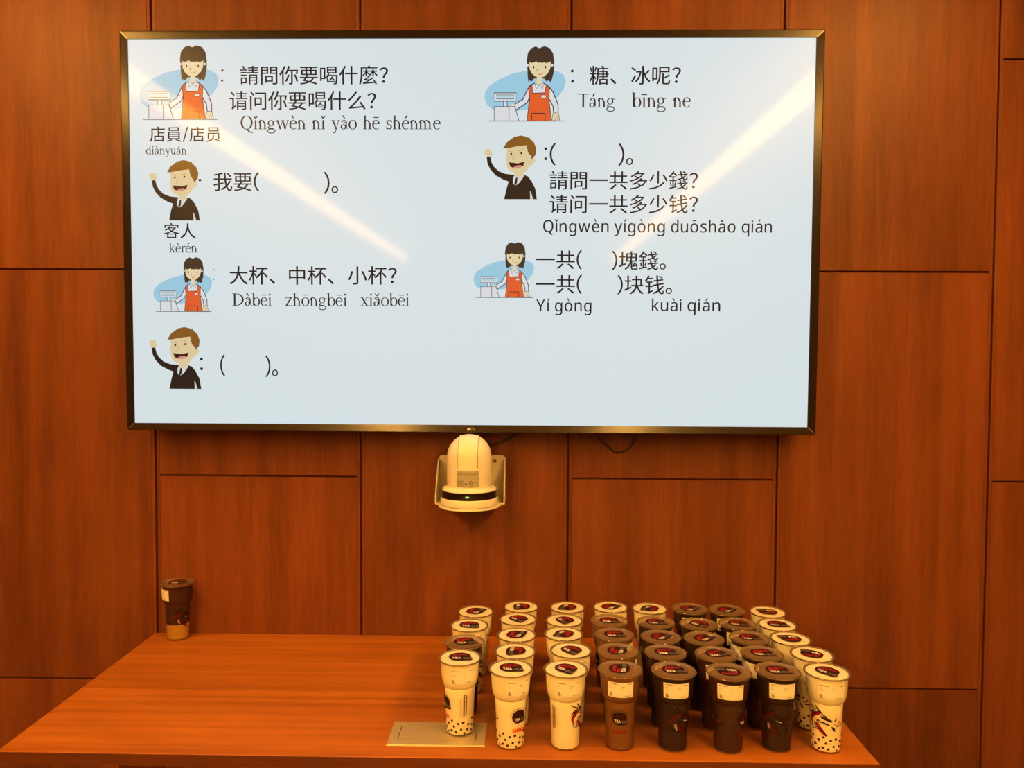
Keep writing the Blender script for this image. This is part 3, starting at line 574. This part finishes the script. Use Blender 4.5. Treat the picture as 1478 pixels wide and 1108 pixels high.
def print_meshes():
    """everything printed round the cup: badge, small lettering, dragon breathing fire, pearls at the foot"""
    Q = [MB(), MB(), MB()]; q = Q[0]; lay = [0]
    def put(art, m_):
        vs, fs = art; off = .00022 + lay[0] * .00004; lay[0] += 1; o = []
        for u, z in vs:
            r = rad(z) + off; a = u / .0325; o.append((r * math.sin(a), -r * math.cos(a), z))
        q.add(o, fs, m_)
    # dragon, from a front view about 440 units across the cup
    def D(x, y):
        ph = math.asin(max(-.97, min(.97, (x - 478) / 212))); return ph * .0325, max(.004, (978 + 70 * math.cos(ph) - y) * .000163)
    def br(pts, wd, m_, sub=5):
        ws = wd if isinstance(wd, (list, tuple)) else [wd] * len(pts)
        put(stroke2d([D(*p) for p in pts], [v * .000158 for v in ws], False, sub), m_)
    br([(302, 640), (300, 690), (315, 735), (375, 742), (430, 785)], [10, 12, 10, 9, 8], INKD); br([(335, 655), (338, 700), (352, 738)], [30, 30, 18], INKG)
    br([(296, 655), (294, 600), (320, 552), (400, 532)], [16, 44, 56, 30], INKR); br([(284, 545), (300, 520), (345, 505)], [6, 22, 10], INKD); br([(290, 580), (310, 540), (390, 512)], [6, 18, 8], INKD)
    br([(350, 655), (378, 720), (425, 772), (462, 812)], [26, 42, 38, 22], INKR); br([(375, 660), (402, 712), (448, 762), (474, 812), (490, 815)], [6, 10, 12, 26, 8], INKD); br([(355, 640), (375, 625), (400, 640)], [14, 22, 8], INKD)
    br([(278, 402), (300, 448), (345, 497)], [4, 15, 17], INKD); br([(338, 424), (362, 478), (405, 520), (432, 548)], [4, 20, 22, 8], INKD)
    br([(420, 545), (462, 568), (492, 590)], [10, 20, 6], INKD); br([(400, 578), (440, 592), (492, 606), (545, 622)], [14, 34, 36, 26], INKD); br([(425, 590), (470, 605), (520, 618)], [4, 10, 6], INKR)
    br([(392, 652), (440, 648), (480, 665), (518, 674)], [10, 18, 22, 14], INKD); br([(430, 632), (500, 648)], 5, INKW)
    br([(604, 566), (590, 595), (576, 622)], [6, 18, 8], INKD); br([(668, 596), (655, 648), (615, 676), (568, 650)], [6, 14, 12, 5], INKD); br([(634, 592), (632, 620), (612, 645), (590, 640)], [6, 22, 18, 5], INKO); br([(542, 686), (568, 712), (590, 742)], [6, 34, 8], INKD)
    q = Q[1]
    # badge with an arc of tiny lettering above and an orange line below
    U = math.radians(145) * .0325; Z = .0700; s_ = .0165
    for art, m_ in emblem_art(): put(([(U + x * s_, Z + y * s_) for x, y in art[0]], art[1]), m_)
    for k in range(19):
        a = math.radians(168 - k * 7.2); put(stroke2d([(U + .0195 * math.cos(a), Z - .001 + .0185 * math.sin(a)), (U + .0195 * math.cos(a - .085), Z - .001 + .0185 * math.sin(a - .085))], .0011, False, 1), INKD)
    for k in range(7): put(_rc(U - .0145 + k * .0041, .0385, U - .0145 + k * .0041 + .0034, .0455), INKO)
    for k in range(12): put(_rc(U - .009 + k * .0015, .0475, U - .009 + k * .0015 + .0010, .0485), INKO)
    q = Q[2]
    # upright block of small lettering
    U = math.radians(-135) * .0325; rn = random.Random(11)
    for du, m_, z0, z1, wd in ((-.0065, INKO, .046, .082, .0011), (.0000, INKD, .044, .094, .0026), (.0050, INKD, .047, .092, .0018)):
        z = z0
        while z < z1: h = rn.uniform(.0012, .0040); put(_rc(U + du, z, U + du + wd, min(z + h, z1)), m_); z += h + .0009
    return Q
def shell_mesh():
    q = MB(); pr = SHELL_PROF[:]
    q.revolve(pr, PLASTIC, 48, caps=False); return q
def rim_mesh():
    q = MB(); q.revolve([(.0424, .1560), (.0450, .1566), (.0462, .1576), (.0465, .1588), (.0460, .15985), (.0446, .1600), (.0436, .1592), (.0430, .1585), (.0424, .1560)], RIMPL, 56, caps=False); return q
def drink_mesh(m_, z0, z1):
    q = MB(); zs = [z0] + [z for r, z in SHELL_PROF[4:18] if z0 < z < z1] + [z1]; pr = [(.0005, z0)] + [(max(rad(max(z, .003)) - .0011, .02), z) for z in zs] + [(.0005, z1)]
    q.revolve(pr, m_, 44); return q
def film_mesh(m_):
    q = MB(); q.revolve([(.0005, .1597), (.0425, .1597), (.0436, .1599), (.0437, .1604), (.0425, .1603), (.0400, .1600), (.0385, .1601), (.0005, .1601)], m_, 44); return q
def film_emblem():
    q = MB()
    for k, (art, m_) in enumerate(emblem_art(LIDD, LIDR)): q.add([(x * .0255, y * .0255 + .0015, .16035 + .00006 * k) for x, y in art[0]], art[1], m_)
    return q
def sticker():
    q = MB(); n = 14; A = .66; z0, z1 = .1165, .1480; vs = []; fs = []; lay = [0]
    def S3(a, z, off): r = rad(z) + off; return (r * math.sin(a), -r * math.cos(a), z)
    rows = 5
    for j in range(rows + 1):
        for i in range(n + 1): vs.append(S3(-A + 2 * A * i / n, z0 + (z1 - z0) * j / rows, .0005))
    for j in range(rows):
        for i in range(n): fs.append((j * (n + 1) + i, j * (n + 1) + i + 1, (j + 1) * (n + 1) + i + 1, (j + 1) * (n + 1) + i))
    q.add(vs, fs, PAPER); rn = random.Random(9)
    def dash(a0, a1, za, zb): q.add([S3(a0, za, .00075), S3(a1, za, .00075), S3(a1, zb, .00075), S3(a0, zb, .00075)], [(0, 1, 2, 3)], STINK)
    for z, a0, a1, h in ((.1440, -.56, -.15, .0016), (.1440, .36, .56, .0016), (.1385, -.56, -.42, .0010), (.1385, .04, .20, .0012), (.1350, -.56, -.34, .0008), (.1350, .06, .16, .0009), (.1195, .22, .56, .0013)):
        a = a0
        while a < a1 - .02: wd = rn.uniform(.02, .05); dash(a, min(a + wd, a1), z, z + h); a += wd + .016
    for k in range(7): r_ = .05 + .018 * k; dash(-.54, -.54 + r_ * (1.5 if k < 3 else 1), .1255 - k * .0011, .1262 - k * .0011)
    return q
def resting_pearls_mesh():
    """tapioca pearls at the foot of a milk tea, those against the wall showing through"""
    q = MB(); rn = random.Random(5); spots = []
    for _ in range(900):
        u, z = rn.uniform(-.098, .098), .0065 + .028 * rn.random() ** 1.5; r = rn.uniform(.0055, .0072)
        if all(math.hypot(min(abs(u - a), .2042 - abs(u - a)), z - b) > r + c - .0022 for a, b, c in spots): spots.append((u, z, r))
    for u, z, r in spots:
        d = rad(z) - .0011 - r + rn.uniform(.0006, .00105); a = u / .0325
        q.revolve([(.0003, z - r)] + [(r * math.cos(t_), z + r * math.sin(t_)) for t_ in (-1.1, -.7, -.35, 0, .35, .7, 1.1)] + [(.0003, z + r)], PEARL, 12, d * math.sin(a), -d * math.cos(a))
    return q
def pearls_mesh():
    q = MB(); rn = random.Random(4)
    for _ in range(110):
        a = rn.uniform(0, 2 * PI); r = .0225 * math.sqrt(rn.random()); z = .0075 + rn.random() * .060 * (1 - r / .05); cx_, cy_ = r * math.cos(a), r * math.sin(a)
        q.revolve([(.0003, z - .0042)] + [(.0042 * math.cos(t_), z + .0042 * math.sin(t_)) for t_ in (-1.0, -.4, .2, .8)] + [(.0003, z + .0042)], PEARL, 8, cx_, cy_)
    return q

def proto(kind):
    t = empty('drink_cup')
    shell_mesh().build('cup', t, smooth=True); rim_mesh().build('rim', t, smooth=True)
    if kind == 'pearl': p_ = resting_pearls_mesh().build('tapioca_pearls', t, smooth=True); p_['kind'] = 'stuff'
    if kind in ('milk', 'pearl'): drink_mesh(MILK, .0036, .1583).build('drink', t, smooth=True)
    elif kind == 'amber': drink_mesh(TEAS['amber'], .0450, .1380).build('drink', t, smooth=True); drink_mesh(PULP, .0036, .0447).build('fruit_pulp', t, smooth=True)
    else:
        drink_mesh(TEAS[kind], .0036, .1490).build('drink', t, smooth=True)
        if kind in ('dark', 'red'): p_ = pearls_mesh().build('tapioca_pearls', t, smooth=True); p_['kind'] = 'stuff'
    f = film_mesh(FILM if kind in ('milk', 'pearl', 'amber') else FILMHAZE).build('seal_film', t, smooth=True)
    e = bpy.data.objects.new('film_emblem', EMB.data); C.objects.link(e); e.parent = f
    for nm, src in tuple(zip(PRN, PRT)) + (('order_sticker', STK),):
        o = bpy.data.objects.new(nm, src.data); C.objects.link(o); o.parent = t
    return t
EMB = film_emblem().build('film_emblem'); PRN = ('dragon_print', 'badge_print', 'small_print'); PRT = [q.build(n) for q, n in zip(print_meshes(), PRN)]; STK = sticker().build('order_sticker')
PROTO = {k: proto(k) for k in ('milk', 'pearl', 'dark', 'red', 'tan', 'amber')}
for o in (EMB, *PRT, STK): bpy.data.objects.remove(o)
used = set()
def copy_thing(src):
    r = src.copy(); C.objects.link(r)
    for ch in list(src.children):
        c = ch.copy(); C.objects.link(c); c.parent = r
        for g_ in list(ch.children): d = g_.copy(); C.objects.link(d); d.parent = c
    return r
LOOK = {'milk': 'cream milk tea cup', 'pearl': 'cream milk tea cup with pearls', 'dark': 'dark brown tea cup', 'red': 'red-brown tea cup', 'tan': 'cloudy brown tea cup', 'amber': 'half-drunk looking tea cup'}
GROUP = {'milk': 'sealed cups of cream milk tea', 'pearl': 'sealed cups of cream milk tea', 'dark': 'sealed cups of brown tea', 'red': 'sealed cups of brown tea', 'tan': 'sealed cups of brown tea'}
COLN = {'A': 'leftmost column', 'B': 'second column from left', 'C': 'third column from left', 'D': 'fourth column from left', 'E': 'fifth column from left', 'F': 'third column from right', 'G': 'second column from right', 'H': 'rightmost column'}
ROWN = {1: 'at the front of', 2: 'second from front in', 3: 'third from front in', 4: 'fourth from front in', 5: 'at the back of'}
#  name: x, y, kind, badge turn on the film, print turn, sticker turn (degrees)
CUPS = {
 'A1': (-0.1370, -0.5750, 'pearl', 2, 148, 8), 'A2': (-0.1350, -0.4790, 'dark', 12, 60, -4), 'A3': (-0.1320, -0.3700, 'milk', -6, 70, 15), 'A4': (-0.1230, -0.2690, 'milk', 60, 200, 10),
 'B1': (-0.0270, -0.6230, 'pearl', 0, -112, 24), 'B2': (-0.0190, -0.5290, 'milk', -92, 130, 150), 'B3': (-0.0170, -0.4310, 'milk', 72, 20, 30), 'B4': (-0.0152, -0.3212, 'milk', -45, 80, -4), 'B5': (-0.0078, -0.2278, 'milk', -90, 170, 12),
 'C1': (0.0870, -0.6230, 'milk', -42, 88, 10), 'C2': (0.1040, -0.5210, 'milk', -50, 210, 60), 'C3': (0.0929, -0.4207, 'milk', -115, 100, 140), 'C4': (0.0991, -0.3273, 'milk', -62, 10, 24), 'C5': (0.1120, -0.2290, 'milk', -112, 300, 100),
 'D1': (0.2000, -0.6220, 'tan', 82, -145, 2), 'D2': (0.2070, -0.5220, 'tan', 78, 40, 100), 'D3': (0.2110, -0.4230, 'tan', 0, 90, 50), 'D4': (0.2090, -0.3280, 'tan', 0, 160, 150), 'D5': (0.2240, -0.2230, 'milk', 48, 120, 60),
 'E1': (0.3100, -0.6240, 'dark', 0, 52, 10), 'E2': (0.3110, -0.5272, 'dark', 4, 60, 8), 'E3': (0.3170, -0.4338, 'dark', 50, 200, 120), 'E4': (0.3220, -0.3350, 'dark', 0, 100, 90), 'E5': (0.3240, -0.2310, 'milk', -118, 10, 140),
 'F1': (0.4230, -0.6282, 'red', 172, -80, 6), 'F2': (0.4201, -0.5346, 'red', 18, 60, 8), 'F3': (0.4149, -0.4412, 'dark', 48, 90, 20), 'F4': (0.4250, -0.3450, 'dark', -42, 140, 30), 'F5': (0.4269, -0.2310, 'dark', 44, 10, 12),
 'G1': (0.5254, -0.6203, 'dark', 0, 12, 16), 'G2': (0.5214, -0.5268, 'dark', 0, 60, -46), 'G3': (0.5217, -0.4332, 'dark', 0, 200, -60), 'G4': (0.5208, -0.3396, 'dark', -12, 100, 0), 'G5': (0.5201, -0.2390, 'dark', 48, 40, 4),
 'H1': (0.6267, -0.6205, 'pearl', -48, 2, 14), 'H2': (0.6306, -0.5270, 'pearl', 148, -60, 120), 'H3': (0.6153, -0.4347, 'milk', 178, 80, 40), 'H4': (0.6157, -0.3411, 'milk', -6, 140, 60), 'H5': (0.6214, -0.2477, 'milk', 175, 30, 20),
 'S': (-0.9880, -0.0470, 'amber', 20, 46, -72)}
EXTRA = {'A1': 'cream milk tea cup standing on the metal socket plate, front of leftmost column', 'A2': 'only brown tea cup in the leftmost column, second from front', 'S': 'lone brown tea cup with yellow layer at bottom, standing by the wall',
 'H1': 'cream milk tea cup with dragon print facing out, front of rightmost column', 'C1': 'cream milk tea cup with half a dragon showing, front of third column from left', 'D1': 'cloudy brown tea cup with dark badge, front of fourth column from left'}
for k, (x, y, kind, fr_, pr_, sr_) in CUPS.items():
    t = PROTO[kind] if kind not in used else copy_thing(PROTO[kind]); used.add(kind)
    t.location = (x, y, TZ + (.0027 if k == 'A1' else .0002)); t.rotation_euler = (0, 0, 0)
    lab_ = EXTRA.get(k) or '%s, %s the %s' % (LOOK[kind], ROWN[int(k[1])], COLN[k[0]])
    tag(t, lab_, 'drink', GROUP.get(kind))
    az = math.degrees(math.atan2(x, 2.2 + y))
    for ch in t.children:
        n_ = ch.name.split('.')[0]
        if n_ == 'seal_film': ch.rotation_euler = (0, 0, math.radians(fr_))
        elif n_ in PRN: ch.rotation_euler = (0, 0, math.radians(pr_ - az))
        elif n_ == 'order_sticker': ch.rotation_euler = (0, 0, math.radians(sr_ - az))
